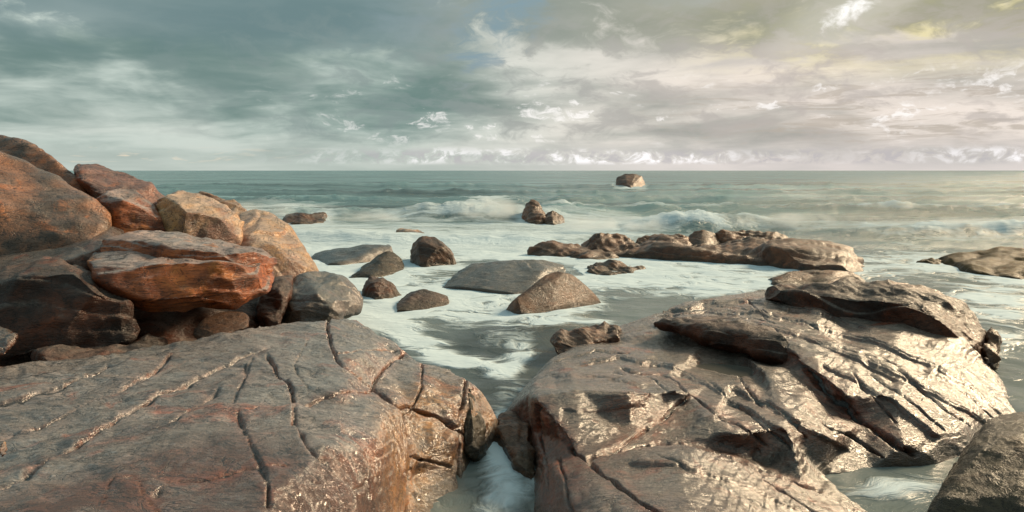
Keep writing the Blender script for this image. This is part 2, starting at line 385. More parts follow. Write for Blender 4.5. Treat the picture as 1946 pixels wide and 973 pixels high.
def tri(x):
    f = x - np.floor(x); return np.abs(2 * f - 1) * 2 - 1
def rockify(me, seed=0, size=1.0, amp=1.0, bed=(0.15, 0.35, 1.0), layer=0.12, layer_amp=0.25, facet=1.0, facet_scale=None, lineate=(2.5, 9, 14), line_amp=0.4, cracks=(), chip=0.5, tints={}, cuts=0, cut_depth=0.13):
    P = get_co(me)
    s = size
    rg = np.random.RandomState(seed + 500)
    if cuts:                                      # flat fracture faces split off the body, with sharp edges
        c = (P.max(0) + P.min(0)) / 2
        P = c + (P - c) * (1 + 0.30 * cut_depth)
        for _ in range(cuts):
            g = rg.normal(size=3) * (1, 0.8, 0.8); g[1] -= 0.35; g[2] = abs(g[2]) * 0.9 + 0.05; g /= np.linalg.norm(g)
            q = (P - c) @ g; h = q.max()
            over = np.maximum(q - h * (1 - cut_depth * (0.3 + 0.9 * rg.rand())), 0)
            P = P - over[:, None] * g
        set_co(me, P)
    n = get_no(me)
    bed = np.array(bed) / np.linalg.norm(bed)
    wp = np.stack([pn(P / (0.7 * s) + k * 17.3, seed + 3 + k) for k in range(3)], 1)
    d = amp * 0.05 * s * wp[:, 0]
    if facet:                                     # broken faces: planes meeting at creases
        fs = facet_scale or 0.5 * s
        Q = P + wp * 0.35 * fs
        for k in range(7):
            g = rg.normal(size=3); g /= np.linalg.norm(g); lam = fs * (1.5, 1.0, 0.8, 0.55, 0.4, 0.28, 0.2)[k]
            d = d + facet * 0.045 * lam * tri(Q @ g / lam + rg.rand())
    t = P @ bed / layer + 1.2 * wp[:, 1] + 0.35 * wp[:, 2]
    k = np.floor(t); fr = t - k                   # bedding weathered into small steps
    la = 0.25 + 0.75 * ((np.sin(k * 12.9898 + seed) * 43758.5453) % 1.0)
    saw = np.where(fr < 0.9, fr / 0.9, (1 - fr) / 0.1)
    brk = sstep(pn(P / (0.45 * s) + 7.7, seed + 25), -0.35, 0.25)
    d = d + layer * layer_amp * la * (saw - 0.5) * brk
    L = np.array(lineate)
    ln = fbm(P * L / s + seed, 3, seed + 33, 0.55)
    d = d + line_amp * 0.012 * s * (np.abs(ln) * 2 - 0.5)
    d = d + chip * 0.010 * s * (np.abs(fbm(P / (0.14 * s) + seed * 2, 3, seed + 41, 0.55)) * 2 - 0.4)
    crack = np.zeros(len(P)); joint = np.full(len(P), 4.0)
    if cracks:
        px, py = project(P)
        j = np.stack([px / 26, py / 26, np.zeros(len(px))], 1)
        jx = px + 6 * fbm(j * .7, 4, seed + 51, .55); jy = py + 5 * fbm(j * .7 + 9.3, 4, seed + 52, .55)
        vary = np.clip(0.8 + 0.8 * pn(j * .8 + 3.3, seed + 53), 0.45, 1.5)
        pxl = P[:, 1] / FPX                       # metres per pixel there
        face = sstep((n * (np.array((0, 0, EYE)) - P)).sum(1), -0.2, 0.1)
        for c in cracks:
            line, wd, dep = c['p'], c.get('w', 4), c.get('d', 0.05)
            st = c.get('step', 0.0); reach = c.get('reach', 40)
            xs = [q[0] for q in line]; ys = [q[1] for q in line]
            m = (px > min(xs) - 90) & (px < max(xs) + 90) & (py > min(ys) - 90) & (py < max(ys) + 90)
            ix = np.nonzero(m)[0]
            if not len(ix): continue
            dd, side, al = seg_dist(jx[ix], jy[ix], line)
            end = sstep(al, 0.0, 0.06) * sstep(al, 1.0, 0.94) if c.get('fade', True) else 1.0
            wv = 0.42 * wd * vary[ix]
            prof = np.exp(-(dd / wv) ** 2) * end
            jit = 0.65 + 0.7 * np.abs(fbm(P[ix] * 6, 2, seed + 61)) * 1.5
            d[ix] -= 0.75 * dep * prof * jit * face[ix]
            if dep > 0.018: joint[ix] = np.minimum(joint[ix], np.minimum(dd / (wv * np.maximum(end, 0.12)), 4.0) + 4 * (1 - face[ix]))
            if st:
                rs = (side > 0) * np.exp(-dd / reach) * sstep(dd, 0, wd) * end
                d[ix] += st * rs * face[ix]
            crack[ix] = np.maximum(crack[ix], np.exp(-(dd / (wd * c.get('rw', 2.2))) ** 2) * end * c.get('rust', 0.8))
    P = P + n * d[:, None]
    set_co(me, P)
    for nm_, fn_ in tints.items():
        px, py = project(P); at_ = me.attributes.new(nm_, 'FLOAT', 'POINT'); at_.data.foreach_set('value', np.clip(fn_(px, py), 0, 1).astype(np.float32))
    at_ = me.attributes.new('joint', 'FLOAT', 'POINT'); at_.data.foreach_set('value', joint.astype(np.float32))
    at_ = me.attributes.new('crack', 'FLOAT', 'POINT'); at_.data.foreach_set('value', crack.astype(np.float32))
    me.polygons.foreach_set('use_smooth', np.ones(len(me.polygons), dtype=bool))
    return me

def link(name, me, mat, parent=None, origin=None):
    o = bpy.data.objects.new(name, me); TODO.append(o)
    me.name = name; me.materials.clear(); me.materials.append(mat)
    if origin is None and parent is None:
        P = get_co(me); origin = (P[:, 0].mean(), P[:, 1].mean(), P[:, 2].min())
    if parent is not None:
        origin = parent.location
    origin = Vector(origin)
    P = get_co(me) - np.array(origin); set_co(me, P)
    if parent is not None:
        o.parent = parent
    else:
        o.location = origin
    return o
def tag(o, label, cat='rock', group=None):
    o['label'] = label; o['category'] = cat
    if group: o['group'] = group
    return o

def solid(pts, wl=(), th=0.8, back=0.82, drop=0.2, under=-0.45):
    """closed coarse body: visible corner points, waterline points and a back side of real depth"""
    V = [at(*p) for p in pts]
    W = [onz(*w) for w in wl]
    c = sum(V + W, Vector()) / len(V + W)
    out = V + W
    k = (c.y + th) / c.y
    for v in V:
        out.append(Vector(((c.x + (v.x - c.x) * back) * k, v.y + th, c.z + (v.z - c.z) * back - drop * th)))
    for w in W:
        out.append(Vector((c.x + (w.x - c.x) * 1.02, w.y - 0.03, under)))
        out.append(Vector((w.x * (w.y + th) / w.y, w.y + th, under)))
    return out

_seed = [0]
def boulder(name, label, pts, wl=(), th=0.8, mat=None, group=None, vox=None, smooth=1, parent=None, cat='rock', back=0.82, drop=0.2, under=-0.45, sub=1, **kw):
    _seed[0] += 1
    C = solid(pts, wl, th, back, drop, under)
    me = hull_mesh(C)
    Y = min(v.y for v in C)
    P = np.array([tuple(v) for v in C]); ext = P.max(0) - P.min(0); s = float(np.clip(np.mean(ext), 0.25, 4))
    v = vox or min(max(Y / 731 * 3.6, s / 36), s / 26)
    keep = (lambda P, n: (P[:, 2] > -0.2) & ((n * (np.array((0, 0, EYE)) - P)).sum(1) / np.linalg.norm(P - np.array((0, 0, EYE)), axis=1) > -0.75))
    kw.setdefault('size', s * 0.75)
    kw.setdefault('layer', 0.11 * s)
    kw.setdefault('cuts', 11)
    seed = kw.pop('seed', _seed[0])
    def finish(me):
        rockify(me, seed=seed, **kw)
        o = link(name, me, mat, parent)
        if parent is None: tag(o, label, cat, group)
        elif label: o['label'] = label
    evaluate(me, v, smooth, sub, keep, finish)

def empty(name, loc, label, group=None, cat='rock'):
    o = bpy.data.objects.new(name, None); TODO.append(o); o.location = loc
    o.empty_display_size = 0.2
    return tag(o, label, cat, group)

def tin_mesh(ctrl, n_out, chains=(), bottom=-0.5, flare=0.08, back_flare=0.7):
    """closed coarse body from surveyed points (pixel, pixel, height): triangulated, then walled down below the water"""
    pts = [(c[0], c[1]) for c in ctrl]
    idx = {p: i for i, p in enumerate(pts)}
    edges = [(idx[c[i]], idx[c[i + 1]]) for c in chains for i in range(len(c) - 1)]
    r = delaunay_2d_cdt([Vector(p) for p in pts], edges, [list(range(n_out))], 1, 1e-4)
    vs, faces, orig = r[0], r[2], r[3]
    V = []
    for k, v in enumerate(vs):
        if orig[k]: V.append(onz(*ctrl[orig[k][0]]))
        else:
            j = min(range(len(pts)), key=lambda q: (pts[q][0] - v.x) ** 2 + (pts[q][1] - v.y) ** 2)
            V.append(onz(v.x, v.y, ctrl[j][2]))
    bm = bmesh.new()
    bv = [bm.verts.new(v) for v in V]
    for f in faces:
        try: bm.faces.new([bv[i] for i in f])
        except Exception: pass
    bmesh.ops.triangulate(bm, faces=bm.faces)
    cx = sum(v.x for v in V) / len(V); cy = sum(v.y for v in V) / len(V)
    be = [e for e in bm.edges if len(e.link_faces) == 1]
    low = {}
    for e in be:
        for v in e.verts:
            if v not in low:
                dx, dy = v.co.x - cx, v.co.y - cy; L = math.hypot(dx, dy) or 1
                fl = back_flare if v.co.y > cy + 0.6 else flare
                low[v] = bm.verts.new((v.co.x + dx / L * fl, v.co.y + dy / L * fl, bottom))
    for e in be:
        a, b = e.verts; bm.faces.new((a, b, low[b], low[a]))
    be2 = [e for e in bm.edges if len(e.link_faces) == 1]
    cb = bm.verts.new((cx, cy, bottom - 0.05))
    for e in be2: bm.faces.new((e.verts[0], e.verts[1], cb))
    bmesh.ops.recalc_face_normals(bm, faces=bm.faces)
    me = bpy.data.meshes.new('tmp'); bm.to_mesh(me); bm.free()
    return me


# ------------------------------------------------------------------ left bedrock slab
LS_OUT = [(-700, 720, .70), (-350, 705, .72), (0, 690, .78), (150, 674, .82), (300, 650, .86), (450, 622, .95), (530, 611, .93), (600, 604, .9), (680, 603, .75),
          (735, 645, .65), (768, 670, .6), (803, 688, .58), (845, 702, .55), (884, 722, .5), (915, 742, .42), (930, 768, .3), (928, 815, .14), (920, 866, .0),
          (898, 882, -.02), (889, 950, -.03), (882, 1010, -.05), (790, 1100, .0),
          (600, 1400, .9), (-100, 1500, 1.1), (-900, 1300, 1.0), (-900, 900, .8)]
LS_IN = [(560, 765, 1.0), (430, 775, 1.01), (270, 818, 1.01), (110, 868, .94), (0, 900, .89), (-200, 900, .85), (300, 740, .95), (500, 690, 1.0),
         (650, 690, .92), (620, 640, .93), (150, 760, .87), (0, 780, .83), (400, 680, .95), (250, 700, .88), (0, 973, 1.1), (200, 960, 1.14),
         (300, 880, 1.1), (500, 870, 1.12), (620, 850, 1.05), (500, 973, 1.1), (350, 1100, 1.15), (100, 1100, 1.15), (560, 1050, .95),
         (650, 755, .95), (722, 782, .88), (706, 850, .88), (685, 930, .82), (670, 1020, .7),
         (735, 705, .62), (708, 742, .68), (764, 782, .66), (780, 870, .34), (770, 960, .16),
         (800, 735, .60), (784, 770, .54), (786, 789, .46), (864, 775, .46), (866, 815, .33), (880, 772, .41), (886, 842, .14),
         (782, 802, .43), (862, 836, .30), (858, 882, .12), (784, 862, .32), (782, 905, .14), (866, 908, .06), (800, 946, .03)]
LS_CHAINS = [[(0, 900), (110, 868), (270, 818), (430, 775), (560, 765), (650, 755), (722, 782), (706, 850), (685, 930), (670, 1020)], [(764, 782), (780, 870), (770, 960)], [(800, 735), (784, 770), (864, 775)], [(786, 789), (866, 815)], [(782, 802), (862, 836)], [(784, 862), (858, 882)], [(782, 905), (866, 908)], [(880, 772), (886, 842)]]
LS_CR = [
    dict(p=[(-40, 905), (20, 893), (60, 886), (110, 872), (190, 846), (270, 820), (350, 796), (430, 777), (500, 769), (560, 767)], w=4.5, d=.07, step=.035, reach=30, fade=False, rust=.9),
    dict(p=[(560, 767), (600, 752), (650, 747), (700, 748), (708, 744)], w=4, d=.07, fade=False, rust=.8),
    dict(p=[(708, 744), (745, 764), (784, 776), (830, 795), (868, 816), (886, 830)], w=7, d=.13, fade=False, rust=.5),
    dict(p=[(803, 690), (801, 735), (785, 772), (772, 796)], w=5, d=.10, fade=False, rust=.5),
    dict(p=[(884, 726), (880, 770), (871, 815), (873, 870), (880, 955)], w=6, d=.13, fade=False, rust=.4),
    dict(p=[(768, 788), (776, 830), (780, 870), (774, 920), (768, 980)], w=8, d=.18, fade=False, rust=.4),
    dict(p=[(778, 866), (820, 878), (862, 886)], w=6, d=.08, rust=.3),
    dict(p=[(620, 700), (520, 720), (400, 752), (300, 790), (200, 830)], w=3, d=.015, step=-.03, reach=40, rust=.1),
    dict(p=[(560, 660), (440, 668), (330, 700), (220, 745), (90, 800), (-40, 850)], w=3, d=.015, step=-.035, reach=45, rust=.1),
    dict(p=[(420, 640), (300, 672), (180, 705), (60, 735), (-60, 760)], w=3, d=.02, step=-.04, reach=40, rust=.1),
    dict(p=[(340, 655), (200, 685), (100, 705), (-20, 722)], w=3, d=.02, step=-.04, reach=30, rust=.1),
    dict(p=[(420, 845), (300, 870), (180, 905), (60, 950)], w=3, d=.012, step=-.02, reach=60, rust=.4),
    dict(p=[(690, 830), (600, 820), (500, 812), (420, 800)], w=3, d=.01, step=-.015, reach=50, rust=.1),
    dict(p=[(505, 672), (522, 690), (530, 706), (548, 722), (556, 738), (562, 766)], w=6.5, d=.08, rust=.2),
    dict(p=[(625, 606), (624, 632), (630, 655), (641, 676), (655, 694), (672, 712), (690, 730), (708, 744)], w=6, d=.08, rust=.2, fade=False),
    dict(p=[(768, 672), (745, 690), (728, 704), (716, 722), (708, 744)], w=6, d=.08, rust=.3, fade=False),
    dict(p=[(560, 770), (562, 805), (585, 850), (615, 880), (640, 910), (668, 932), (700, 925)], w=10, d=.05, step=.03, reach=30, rust=.1),
    dict(p=[(452, 775), (462, 805), (480, 845), (500, 890), (520, 960)], w=9, d=.04, rust=.4),
    dict(p=[(465, 690), (468, 712), (455, 735), (440, 765)], w=6, d=.04, rust=.3),
    dict(p=[(480, 675), (470, 705)], w=4, d=.04, rust=.1),
    dict(p=[(345, 655), (310, 685), (282, 712), (276, 722)], w=5, d=.06, rust=.2),
    dict(p=[(520, 652), (430, 690), (330, 735), (230, 785), (160, 838), (112, 870)], w=5, d=.035, step=.02, reach=25, rust=.2),
    dict(p=[(630, 668), (700, 667), (758, 669)], w=3, d=.03, rust=.0),
    dict(p=[(300, 700), (200, 752), (100, 800), (0, 836), (-80, 850)], w=6, d=.04, step=.02, reach=25, rust=.2),
    dict(p=[(220, 690), (120, 735), (40, 760), (-60, 775)], w=6, d=.04, step=.02, reach=25, rust=.1),
    dict(p=[(420, 735), (360, 775), (320, 800)], w=6, d=.035, rust=.3),
    dict(p=[(560, 880), (470, 880), (400, 900), (330, 905), (290, 940)], w=5, d=.025, rust=.6),
    dict(p=[(180, 973), (215, 915), (255, 905), (275, 935), (320, 973)], w=4, d=.025, rust=.3),
    dict(p=[(585, 640), (560, 690), (590, 740)], w=4, d=.025, rust=.0),
    dict(p=[(110, 868), (70, 893), (20, 925), (-60, 960)], w=9, d=.07, rust=.0),
]
ls = empty('bedrock_slab', onz(350, 800, 0.0), 'broad pale grey and pink cracked rock slab filling the lower left corner')
def keep_slab(P, n):
    px, py = project(P)
    toward = (n * (np.array((0, 0, EYE)) - P)).sum(1) / np.linalg.norm(P - np.array((0, 0, EYE)), axis=1)
    return (P[:, 2] > -0.18) & (px > -700) & (px < 2180) & (py < 1320) & (toward > -0.25)
def finish_left(me):
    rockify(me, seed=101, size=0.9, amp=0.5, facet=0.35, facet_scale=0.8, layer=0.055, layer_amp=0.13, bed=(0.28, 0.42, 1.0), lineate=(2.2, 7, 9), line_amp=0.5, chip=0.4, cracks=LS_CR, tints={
    'tint': lambda x, y: np.exp(-((seg_dist(x, y, [(772, 785), (776, 860), (768, 960), (760, 1100)])[0]) / 48) ** 2) * .9 + .6 * sstep(x, 770, 800) * sstep(y, 690, 760),  # low-sun gold painted into the colour of the right flank and end blocks
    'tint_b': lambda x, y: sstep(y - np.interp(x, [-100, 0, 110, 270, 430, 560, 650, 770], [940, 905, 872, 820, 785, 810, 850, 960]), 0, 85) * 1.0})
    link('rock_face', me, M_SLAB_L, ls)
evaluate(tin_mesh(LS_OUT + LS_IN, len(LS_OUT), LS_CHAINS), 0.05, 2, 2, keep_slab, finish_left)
BL = dict(parent=ls, vox=0.026, sub=1, smooth=1, chip=.8)
boulder('dark_rock_block', 'dark algae stained end block above the channel', [(888, 728, 7.2), (908, 740, 7.25), (922, 764, 7.25), (924, 812, 7.0), (920, 864, 6.7), (905, 866, 6.4), (884, 845, 6.4), (884, 770, 6.75)], th=0.7, mat=M_ALGAE, drop=0.8, **BL, amp=.6, facet=.8)

# ------------------------------------------------------------------ right bedrock slab
RS_OUT = [(1001, 748, .40), (1018, 716, .30), (1060, 674, .22), (1120, 642, .2), (1175, 622, .22), (1222, 603, .34), (1300, 574, .46), (1440, 548, .55),
          (1560, 556, .62), (1720, 590, .62), (1830, 640, .45), (1878, 690, .18), (1905, 742, .1), (1945, 800, -.02), (1880, 835, .0), (1842, 872, -.02),
          (1800, 888, -.05), (1730, 884, .02), (1650, 893, .0), (1562, 898, .04), (1600, 932, .06), (1680, 990, .0), (1740, 1060, -.05),
          (1500, 1250, .35), (1150, 1250, .3), (1030, 1100, .0), (1012, 973, -.02), (1016, 900, .0), (1006, 820, .04)]
RS_IN = [(1014, 754, .57), (1100, 738, .62), (1200, 738, .65), (1305, 742, .54), (1120, 697, .42), (1200, 692, .44), (1265, 712, .44),
         (1096, 856, .37), (1200, 812, .38), (1305, 757, .44), (1045, 790, .50), (1050, 890, .30), (1110, 868, .36),
         (1120, 900, .44), (1200, 852, .46), (1290, 842, .50), (1420, 882, .36), (1530, 920, .2), (1640, 973, .06), (1300, 973, .58), (1450, 985, .40), (1200, 985, .54), (1100, 985, .40),
         (1290, 835, .34), (1350, 782, .5), (1400, 825, .42), (1440, 872, .16), (1500, 800, .46), (1590, 835, .28), (1600, 870, .08),
         (1300, 613, .56), (1400, 609, .65), (1470, 630, .65), (1532, 656, .60), (1335, 652, .33), (1400, 669, .28), (1470, 691, .27), (1502, 692, .36),
         (1400, 706, .20), (1330, 698, .25), (1440, 708, .24), (1240, 658, .28), (1235, 614, .36), (1180, 650, .25),
         (1400, 722, .42), (1450, 706, .46), (1345, 722, .42), (1505, 672, .52), (1600, 660, .56), (1700, 655, .52), (1800, 690, .4),
         (1600, 745, .50), (1700, 745, .45), (1800, 770, .33), (1880, 770, .16), (1720, 842, .2), (1835, 815, .18), (1640, 800, .22), (1560, 735, .36), (1400, 580, .55), (1550, 610, .58), (1620, 640, .48)]
RS_CHAINS = [[(1001, 748), (1014, 754), (1100, 738), (1200, 738), (1305, 742)], [(1045, 790), (1096, 856), (1200, 812), (1305, 757)],
             [(1120, 900), (1200, 852), (1290, 842), (1420, 882), (1530, 920)], [(1110, 868), (1290, 835)], [(1235, 614), (1300, 613), (1400, 609), (1470, 630), (1532, 656)],
             [(1235, 614), (1335, 652), (1400, 669), (1470, 691), (1502, 692)], [(1290, 835), (1440, 872)], [(1502, 692), (1560, 735), (1640, 800)], [(1505, 672), (1600, 745)], [(1014, 754), (1045, 790)]]
RS_CR = [
    dict(p=[(1240, 596), (1340, 582), (1450, 590), (1560, 615), (1680, 650), (1800, 700)], w=3, d=.03, step=-.06, reach=35, rust=.3),
    dict(p=[(1320, 572), (1420, 566), (1540, 588), (1660, 622)], w=3, d=.02, step=-.05, reach=25, rust=.2),
    dict(p=[(1270, 588), (1360, 572), (1430, 578)], w=3, d=.02, step=-.04, reach=20, rust=.2),
    dict(p=[(1420, 600), (1520, 628), (1620, 668), (1720, 712)], w=3, d=.02, step=-.05, reach=35, rust=.3),
    dict(p=[(1080, 690), (1180, 672), (1260, 690), (1340, 722), (1420, 770), (1520, 830)], w=3, d=.02, step=-.045, reach=40, rust=.3),
    dict(p=[(1040, 712), (1130, 705), (1220, 722), (1290, 735)], w=3, d=.012, step=-.025, reach=40, rust=.1),
    dict(p=[(1380, 730), (1450, 760), (1540, 810), (1620, 860)], w=3, d=.02, step=-.05, reach=40, rust=.4),
    dict(p=[(1560, 680), (1640, 720), (1720, 775), (1790, 835)], w=3, d=.02, step=-.05, reach=40, rust=.2),
    dict(p=[(1640, 672), (1730, 712), (1820, 768), (1890, 810)], w=3, d=.02, step=-.045, reach=35, rust=.1),
    dict(p=[(1780, 690), (1850, 735), (1910, 785)], w=3, d=.02, step=-.04, reach=30, rust=.0),
    dict(p=[(1180, 870), (1300, 880), (1440, 925), (1560, 975)], w=3, d=.012, step=-.03, reach=50, rust=.2),
    dict(p=[(1060, 770), (1150, 775), (1240, 765)], w=3, d=.01, step=-.02, reach=40, rust=.2),
    dict(p=[(1012, 765), (1045, 800), (1080, 850), (1112, 870), (1160, 855), (1215, 822), (1270, 785), (1310, 752), (1312, 742)], w=9, d=.09, rust=1.0, rw=1.6),
    dict(p=[(1310, 745), (1290, 722), (1265, 708), (1225, 700), (1175, 690)], w=6, d=.06, rust=.6),
    dict(p=[(1310, 745), (1340, 770), (1375, 790), (1420, 815), (1460, 850)], w=7, d=.06, rust=.7),
    dict(p=[(1112, 870), (1150, 905), (1185, 932), (1225, 955), (1262, 980)], w=7, d=.08, rust=1.0),
    dict(p=[(1120, 868), (1200, 848), (1290, 838), (1350, 858), (1420, 878), (1490, 905), (1560, 930)], w=6, d=.09, rust=.7, fade=False),
    dict(p=[(1450, 905), (1500, 935), (1560, 975)], w=5, d=.06, rust=.4),
    dict(p=[(1505, 678), (1530, 705), (1565, 740), (1600, 770), (1640, 800), (1690, 835), (1740, 865)], w=12, d=.12, rust=1.0, rw=1.5, fade=False),
    dict(p=[(1620, 700), (1650, 735), (1680, 775), (1700, 800)], w=5, d=.05, rust=.4),
    dict(p=[(1650, 690), (1700, 730), (1750, 775), (1800, 820)], w=7, d=.05, rust=.1),
    dict(p=[(1700, 690), (1760, 735), (1810, 780), (1850, 815)], w=6, d=.05, rust=.1),
    dict(p=[(1750, 690), (1810, 725), (1860, 765), (1900, 800)], w=6, d=.05, rust=.0),
    dict(p=[(1440, 620), (1540, 640), (1640, 665), (1720, 690)], w=5, d=.04, rust=.0),
    dict(p=[(1240, 592), (1340, 580), (1440, 585), (1540, 610), (1600, 640), (1650, 660)], w=5, d=.05, step=.02, reach=20, rust=.3),
    dict(p=[(1300, 600), (1400, 594), (1480, 605)], w=4, d=.03, rust=.0),
    dict(p=[(1420, 565), (1450, 595), (1490, 615)], w=4, d=.04, rust=.0),
    dict(p=[(1400, 712), (1430, 750), (1480, 775), (1520, 800), (1545, 840)], w=8, d=.06, rust=.4),
    dict(p=[(1425, 740), (1450, 770)], w=5, d=.05, rust=.8),
    dict(p=[(1340, 718), (1400, 760), (1450, 800), (1500, 850)], w=7, d=.04, rust=.2),
    dict(p=[(1160, 700), (1230, 712), (1275, 735)], w=5, d=.035, rust=.1),
    dict(p=[(1050, 690), (1130, 665), (1200, 668)], w=4, d=.03, rust=.0),
    dict(p=[(1560, 800), (1620, 830), (1680, 870)], w=9, d=.07, rust=.6),
    dict(p=[(1020, 770), (1030, 850), (1040, 940)], w=6, d=.06, rust=.8),
    dict(p=[(1060, 860), (1075, 920), (1090, 980)], w=6, d=.06, rust=.8),
    dict(p=[(1240, 860), (1340, 900), (1460, 960)], w=4, d=.02, rust=.1),
]
rs = empty('bedrock_slab', onz(1450, 800, 0.0), 'long stepped wet rock slab filling the lower right, with a puddle and rust red cracks')
def finish_right(me):
    rockify(me, seed=131, size=0.9, amp=0.35, facet=0.2, facet_scale=0.8, layer=0.055, layer_amp=0.13, bed=(-0.3, 0.3, 1.0), lineate=(2.0, 7, 10), line_amp=0.5, chip=0.4, cracks=RS_CR, tints={
    'tint': lambda x, y: np.maximum(sstep(x - np.interp(y, [740, 800, 870, 980], [1030, 1060, 1110, 1110]), 25, -15) * sstep(y, 735, 770), 0.9 * np.exp(-(seg_dist(x, y, [(1545, 720), (1600, 770), (1660, 815), (1760, 875)])[0] / 24) ** 2)),
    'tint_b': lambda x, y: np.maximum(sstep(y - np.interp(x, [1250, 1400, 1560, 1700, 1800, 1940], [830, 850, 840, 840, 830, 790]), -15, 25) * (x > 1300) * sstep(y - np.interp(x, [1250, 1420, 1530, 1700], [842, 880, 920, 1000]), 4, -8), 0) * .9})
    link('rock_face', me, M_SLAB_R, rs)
evaluate(tin_mesh(RS_OUT + RS_IN, len(RS_OUT), RS_CHAINS), 0.046, 0, 2, keep_slab, finish_right)
BR = dict(parent=rs, smooth=2, sub=1)
boulder('rock_ledge', 'raised brown ledge along the far edge', [(1455, 550, 11.4), (1500, 541, 11.6), (1600, 541, 11.4), (1700, 538, 10.9), (1780, 551, 10.6), (1830, 577, 10.3), (1860, 612, 9.85), (1878, 655, 9.4), (1884, 692, 9.0),
        (1862, 694, 8.95), (1815, 660, 9.2), (1740, 630, 9.62), (1640, 598, 10.3), (1540, 576, 11.15), (1460, 566, 11.35), (1470, 552, 11.3), (1540, 553, 11.1), (1640, 566, 10.25), (1740, 580, 9.6), (1820, 622, 9.2)], th=0.6, mat=M_DARK, drop=0.4, back=.97, vox=0.03, parent=rs, sub=1, smooth=2, amp=.8, facet=.6, layer_amp=.4, bed=(.3, .1, 1))
boulder('rock_block', None, [(1870, 650, 9.5), (1885, 617, 9.8), (1896, 632, 9.7), (1899, 660, 9.4), (1890, 695, 9.1), (1875, 692, 9.1)], th=0.5, mat=M_BROWN, drop=0.4, vox=0.03, **BR)
boulder('rock_block', None, [(1228, 607, 10.1), (1300, 606, 10.0), (1400, 605, 9.75), (1470, 627, 8.95), (1532, 655, 8.35), (1300, 614, 9.85), (1400, 611, 9.4), (1468, 633, 8.78), (1508, 692, 8.35), (1470, 694, 8.72), (1400, 672, 9.3), (1340, 656, 9.6), (1260, 626, 9.95)], th=0.4, mat=M_DARK, drop=0.1, vox=0.03, **BR, amp=.4, facet=.5)
boulder('rock_knob', 'rough brown knob at the edge of the rock pool', [(1050, 642, 10.2), (1085, 627, 10.6), (1130, 617, 10.9), (1176, 620, 10.9), (1170, 645, 10.1), (1100, 668, 9.6), (1058, 668, 9.6)], th=0.5, mat=M_REEF, drop=0.4, vox=0.03, **BR, amp=1.2, facet=1.2)

def puddle():
    m = bpy.data.materials.new('still_water'); m.use_nodes = True
    b = m.node_tree.nodes['Principled BSDF']; b.inputs['Base Color'].default_value = (0.10, 0.10, 0.09, 1); b.inputs['Roughness'].default_value = 0.04; b.inputs['IOR'].default_value = 1.33
    ring = [onz(x_, y_, 0.288) for x_, y_ in ((1318, 694), (1350, 690), (1400, 694), (1450, 703), (1462, 710), (1420, 716), (1380, 716), (1340, 711), (1312, 702))]
    n_ = len(ring)
    V = [tuple(p) for p in ring] + [(p.x, p.y, p.z - 0.05) for p in ring]
    F = [list(range(n_))[::-1], list(range(n_, 2 * n_))] + [[k, (k + 1) % n_, n_ + (k + 1) % n_, n_ + k] for k in range(n_)]
    me = mesh_from(V, F); o = link('puddle', me, m); o['kind'] = 'structure'
puddle()
# ------------------------------------------------------------------ loose boulders
def W(py): return EYE * FPX / (py - HY)
G1, G2, G3 = 'boulders heaped on the headland', 'single rocks awash in the surf', 'rocks of the low reef'
RK = 'boulder'
boulder(RK, 'smooth brown boulder with a rounded orange top, on the skyline at the top left edge', [(-140, 255, 12.6), (-60, 258, 12.7), (5, 262, 12.6), (45, 270, 12.6), (90, 296, 12.4), (134, 326, 12.2), (165, 352, 12.3), (170, 385, 12.0), (0, 370, 11.8), (-140, 350, 11.7)], th=1.8, mat=M_OCHRE, group=G1, amp=.4, facet=.5, cuts=6, cut_depth=.05, smooth=0)
boulder(RK, 'huge smooth ochre and grey boulder sloping down at the left edge', [(-200, 260, 10.6), (-60, 282, 10.8), (0, 298, 10.9), (50, 306, 11.0), (110, 335, 10.9), (160, 372, 10.8), (205, 405, 10.6), (215, 435, 10.2), (190, 475, 9.9), (0, 490, 9.5), (-200, 490, 9.1), (60, 400, 10.0), (-40, 380, 9.8), (150, 440, 10.0)], th=1.8, mat=M_OCHRE, group=G1, amp=.4, facet=.35, layer_amp=.06, chip=.6, cuts=6, cut_depth=.06, smooth=0)
boulder(RK, 'reddish brown pointed boulder standing against the sky left of the sea horizon', [(135, 318, 12.2), (150, 311, 12.4), (185, 311, 12.6), (240, 330, 12.5), (300, 355, 12.3), (322, 385, 12.1), (250, 392, 11.5), (205, 370, 11.5), (178, 365, 11.5), (150, 338, 11.7), (250, 440, 11.8)], th=1.3, mat=M_RED, group=G1, amp=.4, facet=.4, cuts=6, cut_depth=.07, smooth=0)
boulder(RK, 'boulder with slanting grey top and dark orange lower face, below the pointed one', [(183, 370, 10.85), (215, 357, 11.4), (262, 361, 11.7), (298, 393, 11.5), (225, 378, 10.72), (270, 405, 10.72), (317, 440, 10.8), (188, 400, 10.75), (200, 440, 10.7), (230, 475, 10.65), (320, 468, 10.75)], th=1.0, mat=M_RUST, group=G1, amp=.5, facet=.35)
boulder(RK, 'tan boulder with shaded flat left face in the middle of the heap', [(291, 368, 11.6), (325, 357, 12.0), (375, 366, 12.3), (425, 388, 12.3), (462, 420, 12.0), (455, 462, 11.5), (400, 478, 11.1), (316, 447, 11.3), (308, 410, 11.45), (338, 402, 11.0), (364, 458, 10.85), (410, 412, 11.35)], th=1.2, mat=M_TAN, group=G1, amp=.6, facet=.5)
boulder(RK, 'low speckled pale boulder behind the tan one, nearest the open sea', [(360, 370, 15), (395, 366, 15.2), (435, 374, 15.2), (468, 396, 15), (470, 430, 14.6), (380, 420, 14.4)], th=1.5, mat=M_TAN, group=G1, amp=.7, facet=.6, drop=.5)
